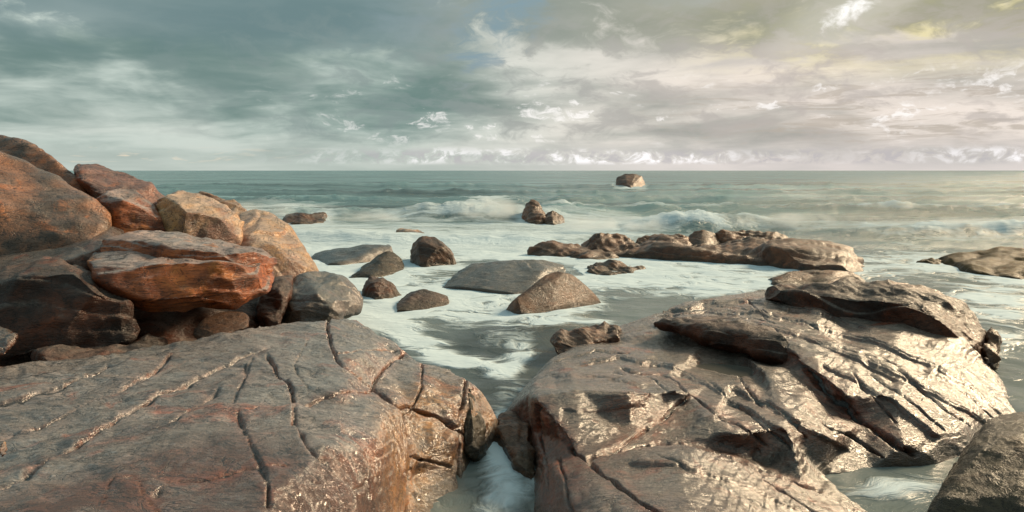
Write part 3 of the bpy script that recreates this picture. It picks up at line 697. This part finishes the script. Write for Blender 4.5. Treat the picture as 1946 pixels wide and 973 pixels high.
boulder(RK, 'pale streaked boulder sloping to the surf at the right end of the heap', [(422, 432, 12.2), (445, 405, 12.8), (475, 397, 13.1), (510, 408, 13.2), (548, 432, 13.0), (580, 472, 12.6), (607, 515, 12.3), (645, 600, 12), (560, 640, 11.9), (530, 560, 11.3), (425, 490, 11.5), (520, 485, 11.5), (480, 440, 12.0)], th=1.2, mat=M_TAN, group=G1, amp=.6, facet=.35, bed=(1, .2, .6))
boulder(RK, 'flat grey topped slab lying left of the layered orange boulder', [(-100, 505, 9.5), (0, 480, 9.8), (60, 461, 10.1), (150, 438, 10.5), (222, 430, 10.6), (240, 437, 10.3), (215, 470, 9.5), (150, 500, 9.0), (0, 518, 8.8), (-100, 545, 8.8), (0, 570, 9.2), (200, 540, 9.3)], th=0.8, mat=M_SLAB_R, group=G1, amp=.5, facet=.25)
lb = empty('boulder', at(340, 590, 9.0), 'big overhanging rust orange boulder with a layered grey cap', G1)
boulder('rock_body', None, [(166, 500, 8.6), (180, 490, 8.85), (240, 482, 8.95), (172, 512, 8.2), (260, 517, 7.98), (340, 506, 8.12), (420, 503, 8.38), (525, 508, 9.0), (165, 530, 8.22), (200, 563, 8.3), (280, 590, 8.32), (350, 598, 8.45), (440, 587, 8.7), (505, 560, 9.0), (533, 522, 9.3), (280, 552, 7.98), (400, 552, 8.25), (220, 540, 8.05)], th=1.2, mat=M_RUST, parent=lb, amp=.6, facet=.4, layer_amp=.3, bed=(.05, .1, 1), drop=0.0)
boulder('rock_cap', None, [(198, 450, 9.4), (240, 440, 9.75), (330, 445, 10), (420, 462, 10.1), (505, 478, 10), (530, 495, 9.7), (190, 463, 8.98), (290, 457, 9.0), (370, 470, 8.82), (480, 486, 8.9), (520, 502, 9.2), (187, 486, 8.9), (290, 494, 8.75), (390, 508, 8.55), (512, 528, 9.05)], th=0.6, mat=M_RUST, parent=lb, amp=.4, facet=.4, layer_amp=.45, bed=(.12, .05, 1), layer=.075, drop=.1)
boulder(RK, 'dark red brown boulder with a grey crest, low at the left edge', [(-90, 535, 8.4), (0, 519, 8.5), (70, 500, 8.6), (120, 496, 8.6), (160, 505, 8.5), (-90, 560, 7.8), (0, 550, 7.75), (70, 528, 7.75), (135, 522, 7.7), (190, 560, 7.65), (242, 602, 7.6), (276, 606, 7.85),
        (255, 645, 7.55), (200, 662, 7.45), (100, 672, 7.4), (0, 672, 7.4), (-90, 665, 7.4)], th=0.8, mat=M_DARK, group=G1, amp=.5, facet=.7, smooth=0)
hb = empty('boulder', at(600, 610, 10.4), 'grey topped angular boulder split by a crack, between the heap and the cracked slab', G1)
boulder('rock_body', None, [(540, 552, 10.5), (555, 530, 10.9), (585, 513, 11.3), (640, 522, 11.6), (672, 541, 11.6), (693, 566, 11.5), (688, 590, 11.2), (650, 612, 10.4), (585, 635, 9.9), (535, 635, 9.7), (600, 560, 10.2), (640, 580, 10.2)], th=0.8, mat=M_GREY, parent=hb, amp=.6, facet=.5)
boulder('rock_piece', None, [(488, 575, 10.0), (500, 540, 10.3), (530, 525, 10.6), (562, 522, 10.9), (545, 560, 10.0), (530, 630, 9.5), (498, 635, 9.5)], th=0.6, mat=M_DARK, parent=hb, amp=.7, facet=.6)
boulder('stone', 'small rounded brown stone wedged under the overhanging boulder', [(366, 632, 8.0), (385, 606, 8.2), (420, 592, 8.4), (460, 592, 8.5), (480, 606, 8.4), (472, 622, 8.1), (420, 642, 7.8), (380, 650, 7.8)], th=0.5, mat=M_BROWN, group=G1, smooth=6, amp=.5, facet=.1, cuts=2)
boulder('stone', 'grey stone at the left edge beneath the dark boulder', [(-40, 628, 7.0), (8, 624, 7.0), (29, 640, 6.9), (12, 668, 6.6), (-40, 672, 6.6)], th=0.3, mat=M_SLAB_R, group=G1)
boulder('stone', 'little flat stone on the slab at the left edge, lowest in view', [(-30, 868, 4.15), (8, 860, 4.2), (20, 868, 4.15), (14, 890, 4.0), (-30, 905, 3.9)], th=0.2, mat=M_TAN, group=G1, drop=0)
boulder('boulder', 'black shadowed rock in the hollow under the overhanging boulder', [(-260, 470, 10.9), (80, 470, 11.2), (-200, 600, 9.3), (100, 560, 9.6), (300, 560, 9.9), (480, 560, 10.6), (560, 600, 10.4), (520, 650, 9.3), (300, 680, 8.6), (0, 720, 8.1), (-200, 720, 8.0), (300, 780, 8.6)], th=0.8, mat=M_DARK, group=G1, drop=.3)
boulder('rock_shelf', 'low dark red rock shelf beneath the dark boulder, edging the cracked slab', [(60, 665, 7.4), (200, 650, 7.9), (330, 640, 8.2), (345, 655, 7.8), (250, 677, 7.1), (100, 690, 6.9)], th=0.4, mat=M_DARK, group=G1, drop=.6)

WLS = []
def rock(label, pts, wl, mat, th=1.0, g=G2, name=RK, **kw):
    WLS.append(list(wl))
    ymin = min(W(w[1]) for w in wl); ymax = max(W(w[1]) for w in wl)
    P = []
    for p in pts:
        if len(p) == 2:
            P.append((p[0], p[1], ymax + kw.get('lean', 0.35) * th))
        else:
            P.append((p[0], p[1], ymin + p[2]))
    kw.pop('lean', None)
    return boulder(name, label, P, wl, th, mat, g, under=-0.35, **kw)

rock('lone rounded rock far out near the horizon', [(1169, 346), (1174, 337), (1188, 331), (1207, 330.5), (1219, 334), (1225, 346)], [(1168, 356.5), (1195, 358), (1226, 357)], M_REEF, 3.0, name='sea_rock', smooth=1, vox=.1, amp=.4, facet=.3)
rock('pointed rock in the breakers, taller of a touching pair', [(993, 402), (1001, 386), (1007, 379), (1021, 383), (1032, 399), (1038, 411)], [(992, 419), (1006, 425), (1038, 426)], M_REEF, 1.0, name='sea_rock', smooth=1)
rock('smaller rock leaning beside the pointed rock in the breakers', [(1038, 408), (1047, 400), (1061, 406)], [(1034, 425), (1052, 428), (1074, 423)], M_REEF, 0.8, name='sea_rock', smooth=1)
rock('ragged brown rock in the surf just off the pale headland boulder', [(543, 410), (560, 404), (585, 406), (615, 408), (621, 414)], [(540, 425), (575, 428), (605, 425), (623, 418)], M_BROWN, 1.2, name='sea_rock', smooth=1)
rock('narrow tilted tan rock poking out behind the upright boulder', [(751, 437), (763, 434), (800, 441), (814, 446)], [(752, 442), (785, 452), (816, 452)], M_TAN, 0.6, name='sea_rock', smooth=2)
rock('low reddish rock nearly washed over, behind the dark flat rock', [(676, 447), (700, 449), (728, 460)], [(652, 452), (690, 465), (748, 470)], M_REEF, 0.8, name='sea_rock', smooth=3)
rock('long dark grey flat rock beside the pale headland boulder', [(600, 480), (640, 471), (700, 463), (735, 464), (752, 473), (690, 482, 1.2)], [(586, 490), (615, 508), (680, 502), (753, 490)], M_GREY, 1.2, amp=.6, facet=.3)
rock('dark olive brown wedge shaped rock in front of the flat grey one', [(692, 507), (712, 491), (735, 480), (750, 485), (766, 498)], [(663, 529), (700, 530), (740, 522), (773, 509)], M_ALGAE, 0.6, amp=.7, facet=.5)
rock('upright brown boulder with a cut face, alone in the white surf', [(783, 470), (788, 453), (804, 447), (826, 450), (850, 470), (863, 484), (800, 472, 0.25), (852, 476, .3)], [(782, 500), (800, 507), (830, 506), (866, 501)], M_BROWN, 0.9, amp=.6, facet=.4)
rock('small dark rock with pointed crest beside the split grey boulder', [(693, 536), (702, 525), (726, 527), (746, 545)], [(693, 563), (715, 571), (763, 562)], M_DARK, 0.5, amp=.7, facet=.7)
rock('low domed brown rock at the upper rim of the rock pool', [(757, 570), (780, 555), (800, 550), (830, 555), (857, 568)], [(742, 586), (753, 594), (800, 589), (862, 577)], M_DARK, 0.6, amp=.5, facet=.3)
rock('broad flat wet grey rock behind the brown pyramid shaped one', [(868, 520), (900, 503), (960, 495), (1030, 493), (1075, 504), (1082, 516), (855, 537, 1.2), (960, 546, .5), (1040, 540, .7)], [(833, 548), (870, 556), (960, 561), (1000, 561), (1082, 540)], M_GREY, 1.0, amp=.35, facet=.15, lean=.9)
rock('brown pyramid shaped boulder in the middle of the rock pool', [(975, 575, .3), (1000, 550, .7), (1040, 521, 1.1), (1058, 514, 1.2), (1085, 520, 1.3), (1116, 545, 1.5), (1138, 568, 1.3)], [(951, 596), (962, 602), (1050, 593), (1141, 575)], M_BROWN, 0.7, amp=.35, facet=.15, smooth=4, layer_amp=.08)
# low reef
RF = 'reef_rock'
rock('long low reddish rock at the left end of the reef', [(1025, 467), (1045, 464), (1080, 469), (1130, 471), (1165, 482)], [(1002, 484), (1060, 488), (1120, 493), (1170, 498), (1187, 492)], M_REEF, 0.9, G3, RF, smooth=1, facet=1.3)
rock('craggy brown rock, tallest at the left end of the reef', [(1103, 465), (1120, 448), (1150, 443), (1190, 447), (1220, 465)], [(1100, 478), (1150, 483), (1227, 483)], M_REEF, 1.0, G3, RF, smooth=1, facet=1.2)
rock('brown rock with a slanting lit top in the middle of the reef', [(1225, 461), (1245, 452), (1280, 452), (1310, 460), (1250, 462, .8)], [(1215, 483), (1250, 491), (1300, 487), (1323, 475)], M_REEF, 0.9, G3, RF, smooth=1)
rock('narrow rock behind the middle of the reef, left of the round one', [(1205, 452), (1240, 448), (1290, 446), (1308, 452)], [(1200, 466), (1250, 470), (1312, 468)], M_REEF, 0.8, G3, RF, smooth=1)
rock('low dark shelf that links the rocks of the reef', [(1110, 478), (1200, 468), (1300, 464), (1400, 464), (1500, 470), (1600, 490), (1300, 478, 2.0), (1450, 490, 1.5)], [(1090, 486), (1200, 488), (1320, 486), (1400, 496), (1480, 506), (1600, 510)], M_REEF, 1.6, G3, RF, smooth=1, facet=.8, vox=.07)
rock('round smooth boulder on the crest of the reef', [(1308, 450), (1320, 440), (1336, 437), (1355, 441), (1370, 455)], [(1303, 466), (1340, 469), (1373, 464)], M_BROWN, 0.8, G3, RF, amp=.4, facet=.15, smooth=4, cuts=3)
rock('small reef rock below the round boulder', [(1318, 468), (1345, 463), (1375, 467), (1384, 474)], [(1312, 477), (1350, 481), (1388, 480)], M_REEF, 0.6, G3, RF, smooth=1)
rock('long back row rock of the reef, facing the breakers', [(1358, 446), (1375, 439), (1410, 440), (1450, 443), (1490, 450), (1506, 458)], [(1352, 464), (1420, 468), (1508, 466)], M_REEF, 1.0, G3, RF, smooth=1, facet=1.2)
rock('pointed reef rock left of the big tilted reef slab', [(1382, 470), (1402, 458), (1430, 452), (1450, 455), (1457, 470)], [(1365, 480), (1400, 490), (1440, 500), (1460, 496)], M_REEF, 0.9, G3, RF, smooth=1)
rock('big tilted grey brown slab at the right end of the reef', [(1448, 470), (1472, 456), (1540, 456), (1590, 464), (1620, 470), (1634, 482), (1636, 498), (1470, 476, 1.2), (1600, 482, .9)], [(1442, 499), (1480, 511), (1540, 520), (1600, 521), (1636, 514)], M_REEF, 1.2, G3, RF, amp=.6, facet=.5)
rock('low rock awash in front of the reef', [(1115, 506), (1140, 498), (1180, 500), (1215, 505)], [(1107, 515), (1150, 525), (1200, 521), (1229, 512)], M_REEF, 0.6, G3, RF, smooth=1)
rock('flat brown rock between the reef slab and the long ledge', [(1460, 526), (1500, 518), (1560, 515), (1620, 517), (1650, 530)], [(1436, 537), (1500, 546), (1660, 545)], M_REEF, 0.8, G3, RF, facet=.6)
rock('olive brown rock at the right edge, off the end of the ledge', [(1795, 492), (1830, 485), (1870, 477), (1900, 475), (1950, 477), (2010, 482)], [(1783, 501), (1840, 518), (1900, 531), (2010, 545)], M_OLIVE, 1.2, G2, 'sea_rock', facet=.6, amp=.7)
rock('little rock at the tip of the olive brown one', [(1750, 494), (1765, 490), (1783, 494)], [(1744, 499), (1770, 504), (1790, 502)], M_OLIVE, 0.5, G2, 'sea_rock', smooth=1)
boulder(RK, 'dark grey boulder in the lower right corner', [(1765, 985, 5.15), (1800, 920, 5.4), (1850, 850, 5.7), (1880, 815, 5.85), (1946, 798, 5.9), (2100, 800, 5.8), (1870, 990, 5.0), (1990, 990, 4.9), (2150, 1000, 4.8), (1880, 880, 5.3), (1930, 850, 5.4)], [(1800, 1020), (1850, 1080), (2100, 1150)], th=0.8, mat=M_ALGAE, group=G2, amp=.3, facet=.12, vox=.032, cuts=5, layer_amp=.1)
boulder('stone', 'narrow pink brown rock in the channel mouth between the two slabs', [(944, 803, 7.1), (965, 795, 7.25), (995, 798, 7.2), (1012, 830, 6.8), (1010, 900, 6.2), (985, 880, 6.3), (955, 840, 6.7)], [(950, 850), (990, 910), (1020, 930)], th=0.5, mat=M_REEF, group=G2, vox=.032)

run_jobs()

# ------------------------------------------------------------------ seabed and sea
def grid(pxs, pys, z):
    A, B = np.meshgrid(pxs, pys)
    Y = (EYE - z) * FPX / (B - HY); X = (A - CX) / FPX * Y
    n, m = A.shape
    i = np.arange(n * m).reshape(n, m)
    F = np.stack([i[:-1, :-1], i[1:, :-1], i[1:, 1:], i[:-1, 1:]], -1).reshape(-1, 4)
    return A.ravel(), B.ravel(), np.stack([X.ravel(), Y.ravel(), np.full(n * m, z)], 1), F
def sheet(name, P, F, mat):
    me = quad_mesh(name, P, F)
    me.polygons.foreach_set('use_smooth', np.ones(len(F), dtype=bool))
    me.materials.append(mat)
    o = bpy.data.objects.new(name, me); TODO.append(o); o['kind'] = 'structure'
    return o
xs = np.linspace(-3000, 5000, 200)
a, b, P, F = grid(xs, np.concatenate([[324.2, 326, 332], np.linspace(340, 1100, 200)]), -0.7)
P[:, 2] += np.where(P[:, 1] < 40, 0.5 * fbm(P / 0.9, 4, 9) + 0.3 * np.exp(-((a - 990) / 90) ** 2 - ((b - 690) / 90) ** 2), -1)
sheet('seabed', P, F, M_REEF)

def sea_mat():
    m = bpy.data.materials.new('sea_water'); m.use_nodes = True
    N = NT(m.node_tree); N.n.clear()
    geo = N.node('ShaderNodeNewGeometry'); p = geo.outputs['Position']
    foam_d, clear, far = N.attr('foam'), N.attr('clear'), N.attr('far')
    w = N.noise(p, 0.55, 3, 0.5, color=True)
    pw = N.vm('ADD', p, N.vm('SCALE', N.vm('SUBTRACT', w, (.5, .5, .5)), s=1.6))
    f1 = N.noise(N.vm('MULTIPLY', pw, (0.8, 1.25, 1)), 0.75, 7, 0.6, 0.6)
    f2 = N.noise(N.vm('MULTIPLY', pw, (0.6, 1.1, 1)), 0.16, 8, 0.62, 0.5)
    rg_ = N.noise(N.vm('MULTIPLY', pw, (0.7, 1.2, 1)), 0.95, 5, 0.55, 1.4)
    rg_ = N.ss(N.math('ABSOLUTE', N.math('SUBTRACT', rg_, 0.5)), 0.16, 0.0)
    f1 = N.math('ADD', N.math('MULTIPLY', f1, 0.86), N.math('MULTIPLY', rg_, 0.16))
    rh_ = N.noise(N.vm('MULTIPLY', pw, (0.5, 1.2, 1)), 0.22, 7, 0.62, 1.2)
    f2 = N.math('ADD', N.math('MULTIPLY', f2, 0.86), N.math('MULTIPLY', N.ss(N.math('ABSOLUTE', N.math('SUBTRACT', rh_, 0.5)), 0.14, 0.0), 0.16))
    fn = N.node('ShaderNodeMix'); N.put(fn.inputs[0], far); N.put(fn.inputs[2], f1); N.put(fn.inputs[3], f2); fn = fn.outputs[0]
    thr = N.math('SUBTRACT', 0.885, N.math('MULTIPLY', foam_d, 0.74))
    foam = N.ss(fn, N.math('SUBTRACT', thr, 0.115), N.math('ADD', thr, 0.15))
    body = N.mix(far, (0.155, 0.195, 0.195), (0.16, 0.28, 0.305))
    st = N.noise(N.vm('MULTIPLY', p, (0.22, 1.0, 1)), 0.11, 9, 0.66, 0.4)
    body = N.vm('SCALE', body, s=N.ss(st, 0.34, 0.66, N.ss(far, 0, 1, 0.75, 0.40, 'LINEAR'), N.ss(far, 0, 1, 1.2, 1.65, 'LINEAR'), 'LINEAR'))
    col = N.mix(foam, body, (0.62, 0.75, 0.82))
    b = N.node('ShaderNodeBsdfPrincipled'); N.put(b.inputs['Base Color'], col)
    N.put(b.inputs['Roughness'], N.ss(foam, 0, 1, 0.22, 0.7, 'LINEAR')); b.inputs['IOR'].default_value = 1.33
    N.put(b.inputs['Specular IOR Level'], N.ss(foam, 0, 1, 0.5, 0.15, 'LINEAR'))
    near = N.noise(N.vm('MULTIPLY', pw, (0.7, 1.3, 1)), 2.2, 4, 0.55)
    wav = N.noise(N.vm('MULTIPLY', p, (0.30, 1.0, 1)), 0.35, 9, 0.70, 0.6)
    bp1 = N.node('ShaderNodeBump'); bp1.inputs['Distance'].default_value = 0.05; bp1.inputs['Strength'].default_value = 0.25; N.put(bp1.inputs['Height'], near)
    bp2 = N.node('ShaderNodeBump'); N.put(bp2.inputs['Distance'], N.ss(far, 0, 1, 0.05, 1.4, 'LINEAR')); bp2.inputs['Strength'].default_value = 0.8; N.put(bp2.inputs['Height'], wav)
    bp3 = N.node('ShaderNodeBump'); bp3.inputs['Distance'].default_value = 0.10; bp3.inputs['Strength'].default_value = 0.5; N.put(bp3.inputs['Height'], N.math('ADD', foam, fn)); N.l.new(bp1.outputs[0], bp3.inputs['Normal'])
    N.l.new(bp3.outputs[0], bp2.inputs['Normal']); N.l.new(bp2.outputs[0], b.inputs['Normal'])
    gl = N.node('ShaderNodeBsdfGlossy'); gl.inputs['Roughness'].default_value = 0.12; N.l.new(bp1.outputs[0], gl.inputs['Normal'])
    tr = N.node('ShaderNodeBsdfTransparent'); tr.inputs[0].default_value = (0.62, 0.70, 0.66, 1)
    fr = N.node('ShaderNodeFresnel'); fr.inputs['IOR'].default_value = 1.33; N.l.new(bp1.outputs[0], fr.inputs['Normal'])
    cw = N.node('ShaderNodeMixShader'); N.l.new(fr.outputs[0], cw.inputs[0]); N.l.new(tr.outputs[0], cw.inputs[1]); N.l.new(gl.outputs[0], cw.inputs[2])
    mx = N.node('ShaderNodeMixShader')
    N.put(mx.inputs[0], N.math('MULTIPLY', clear, N.math('SUBTRACT', 1.0, foam), clamp=True))
    N.l.new(b.outputs[0], mx.inputs[1]); N.l.new(cw.outputs[0], mx.inputs[2])
    o = N.node('ShaderNodeOutputMaterial'); N.l.new(mx.outputs[0], o.inputs['Surface'])
    return m
xs = np.concatenate([np.linspace(-6000, -320, 40), np.arange(-300, 2250, 6.0), np.linspace(2270, 8000, 40)])
ys = np.concatenate([[324.12, 324.3, 324.6, 325], np.arange(325.6, 560, 1.25), np.arange(560, 1120, 3.0)])
a, b, P, F = grid(xs, ys, 0.0)
def blob(cx, cy, rx, ry, amp=1.0, rot=0.0):
    c, s_ = math.cos(R(rot)), math.sin(R(rot))
    u, v = a - cx, b - cy
    return amp * np.exp(-((u * c + v * s_) / rx) ** 2 - ((v * c - u * s_) / ry) ** 2)
foam = np.zeros(len(a))
for args in [(700, 450, 260, 32, .6), (560, 470, 110, 60, .65), (900, 470, 200, 40, .62), (1000, 440, 260, 18, .5), (500, 395, 140, 16, .45),
             (760, 405, 200, 14, .35), (930, 392, 70, 16, .65), (1150, 425, 130, 22, .6), (1330, 425, 160, 18, .45), (1560, 425, 200, 18, .45), (1800, 440, 220, 22, .6), (1950, 430, 160, 18, .5),
             (1300, 515, 190, 36, .68), (1180, 540, 120, 26, .6), (1400, 545, 120, 20, .55), (1700, 500, 140, 40, .6), (1880, 570, 130, 40, .6), (1900, 640, 80, 70, .45),
             (880, 560, 190, 40, .65), (690, 520, 110, 40, .8), (720, 600, 90, 26, .85), (780, 640, 90, 22, .8, 22), (880, 690, 100, 18, .8, 12), (980, 680, 50, 24, .6, -40),
             (965, 850, 50, 75, .95), (965, 940, 90, 70, .85), (1700, 925, 150, 40, .5), (1050, 612, 120, 12, .5), (1100, 590, 120, 24, .45), (930, 640, 130, 45, .34), (860, 600, 120, 24, .4), (960, 740, 60, 30, .2), (1000, 480, 120, 26, .6)]:
    foam = 1 - (1 - foam) * (1 - np.clip(blob(*args), 0, 1))
for wl in WLS:                                   # foam collars where the sea washes the rocks
    ext = (wl[0][0] - 30 < a) & (a < wl[-1][0] + 30) & (b > min(q[1] for q in wl) - 30) & (b < max(q[1] for q in wl) + 30)
    ix = np.nonzero(ext)[0]
    d_ = seg_dist(a[ix], b[ix] * 1.0, wl)[0]
    foam[ix] = 1 - (1 - foam[ix]) * (1 - 0.62 * np.exp(-(d_ / 9.0)))
# the rolling breakers, half a metre to a metre high
X, Y = P[:, 0], P[:, 1]
sx = np.stack([X, Y, np.zeros(len(X))], 1)
wrp = np.stack([pn(sx / 11.0 + 3, 91), pn(sx / 11.0 + 9, 92), np.zeros(len(X))], 1)
def crest(y0, slope, A, wf, wb, x0, x1, sd, fo):
    global foam
    yc = y0 + slope * X + 1.6 * fbm(np.stack([X / 9, np.zeros(len(X)), np.zeros(len(X)) + sd], 1), 3, sd)
    t = Y - yc
    env = sstep(X, x0 - 4, x0 + 3) * sstep(X, x1 + 4, x1 - 3) * (0.55 + 0.9 * np.clip(0.5 + fbm(np.stack([X / 5, np.zeros(len(X)), np.zeros(len(X)) + sd], 1), 3, sd + 3), 0, 1))
    pr = np.where(t < 0, np.exp(-(t / wf) ** 2), np.exp(-(t / wb) ** 2)) * env
    P[:, 2] += A * pr * np.clip(1 + 0.6 * fbm(sx / 1.1, 3, sd + 9, .6), .3, 2)
    foam = np.maximum(foam, fo * pr)
crest(38.5, 0.0, 0.5, 1.0, 2.5, -4.5, 0.5, 3, .8)
crest(32.5, -0.02, 0.55, 0.9, 2.6, 5.0, 9.5, 5, .8)
crest(29.5, -0.01, 0.55, 0.9, 2.6, 15, 22, 6, .8)
crest(33.5, -0.03, 0.50, 1.0, 2.6, 9, 15, 8, .7)
crest(28.5, -0.03, 0.45, 0.9, 2.4, 23, 32, 10, .75)
crest(41, 0.03, 0.55, 1.5, 4.0, -14, 4, 7, .55)
crest(46, -0.05, 0.5, 2.0, 5.0, 2, 34, 9, .45)
crest(60, -0.03, 0.45, 2.5, 6.0, -30, 45, 11, .25)
crest(78, 0.02, 0.5, 3, 8.0, -50, 60, 13, .15)
crest(110, 0.02, 0.6, 5, 12.0, -90, 90, 15, .0)
crest(27, 0.0, 0.3, 0.9, 2.0, -9, 1, 17, .6)
P[:, 2] += np.where(Y < 80, 0.05 * fbm(sx / 1.4, 3, 77), 0.0) * sstep(Y, 5, 12) + 0.03 * fbm(sx / 0.6, 2, 78) * (Y < 30)
for lam, sd in ((1.3, 81), (3.0, 82), (7.0, 83), (16.0, 84), (38.0, 85), (90.0, 86)):       # wind chop and swell
    row = 1.25 * Y * Y / 3614
    P[:, 2] += 0.065 * lam ** 0.5 * pn(sx / np.array((lam * 2.6, lam, 1)) + wrp * 0.8, sd) * sstep(row, lam * 0.55, lam * 0.25) * sstep(Y, 18 + lam * 3, 40 + lam * 4)
clear = np.clip(1.0 * np.exp(-((a - 985) / 140) ** 2 - ((b - 665) / 60) ** 2) + 0.9 * np.exp(-((a - 950) / 60) ** 2 - ((b - 770) / 50) ** 2) + .5 * np.exp(-((a - 960) / 60) ** 2 - ((b - 950) / 50) ** 2), 0, 0.6)
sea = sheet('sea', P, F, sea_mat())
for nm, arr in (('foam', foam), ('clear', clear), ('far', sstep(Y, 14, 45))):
    t = sea.data.attributes.new(nm, 'FLOAT', 'POINT'); t.data.foreach_set('value', arr.astype(np.float32))

def spray(cx, cy, Y, rx, ry, rz, dens, sd):
    m = bpy.data.materials.new('spray_mist'); m.use_nodes = True
    N = NT(m.node_tree); N.n.clear()
    tc = N.node('ShaderNodeTexCoord').outputs['Object']
    r = N.vm('LENGTH', N.vm('DIVIDE', tc, (rx, ry, rz)))
    n = N.noise(N.vm('ADD', N.vm('MULTIPLY', tc, (0.7, 0.7, 1.3)), (sd, 0, 0)), 0.9, 4, 0.6, 0.6)
    den = N.math('MULTIPLY', N.math('MULTIPLY', N.ss(r, 1.0, 0.25), N.ss(n, 0.42, 0.66)), dens * 1.3)
    v = N.node('ShaderNodeVolumePrincipled'); v.inputs['Color'].default_value = (0.95, 0.97, 0.98, 1); N.put(v.inputs['Density'], den)
    o_ = N.node('ShaderNodeOutputMaterial'); N.l.new(v.outputs[0], o_.inputs['Volume'])
    bm = bmesh.new(); bmesh.ops.create_icosphere(bm, subdivisions=3, radius=1.0)
    for q in bm.verts: q.co = Vector((q.co.x * rx, q.co.y * ry, q.co.z * rz))
    me = bpy.data.meshes.new('spray'); bm.to_mesh(me); bm.free(); me.materials.append(m)
    o = bpy.data.objects.new('spray', me); o.location = at(cx, cy, Y); o['kind'] = 'stuff'; TODO.append(o)
    o['label'] = 'white spray drifting off a breaking wave'
    return o
for args in [(930, 398, 37, 2.0, 1.2, 0.75, 1.5, 1), (1170, 428, 31, 3.0, 1.2, 0.75, 1.2, 5), (1480, 425, 32, 5.0, 1.2, 0.6, 0.9, 9), (1820, 440, 29.5, 4.2, 1.2, 0.7, 1.2, 13), (700, 415, 38, 4.0, 1.4, 0.5, 0.8, 17), (480, 400, 36, 2.5, 1.5, 0.6, .7, 21)]:
    spray(*args)

for o in TODO: sc.collection.objects.link(o)
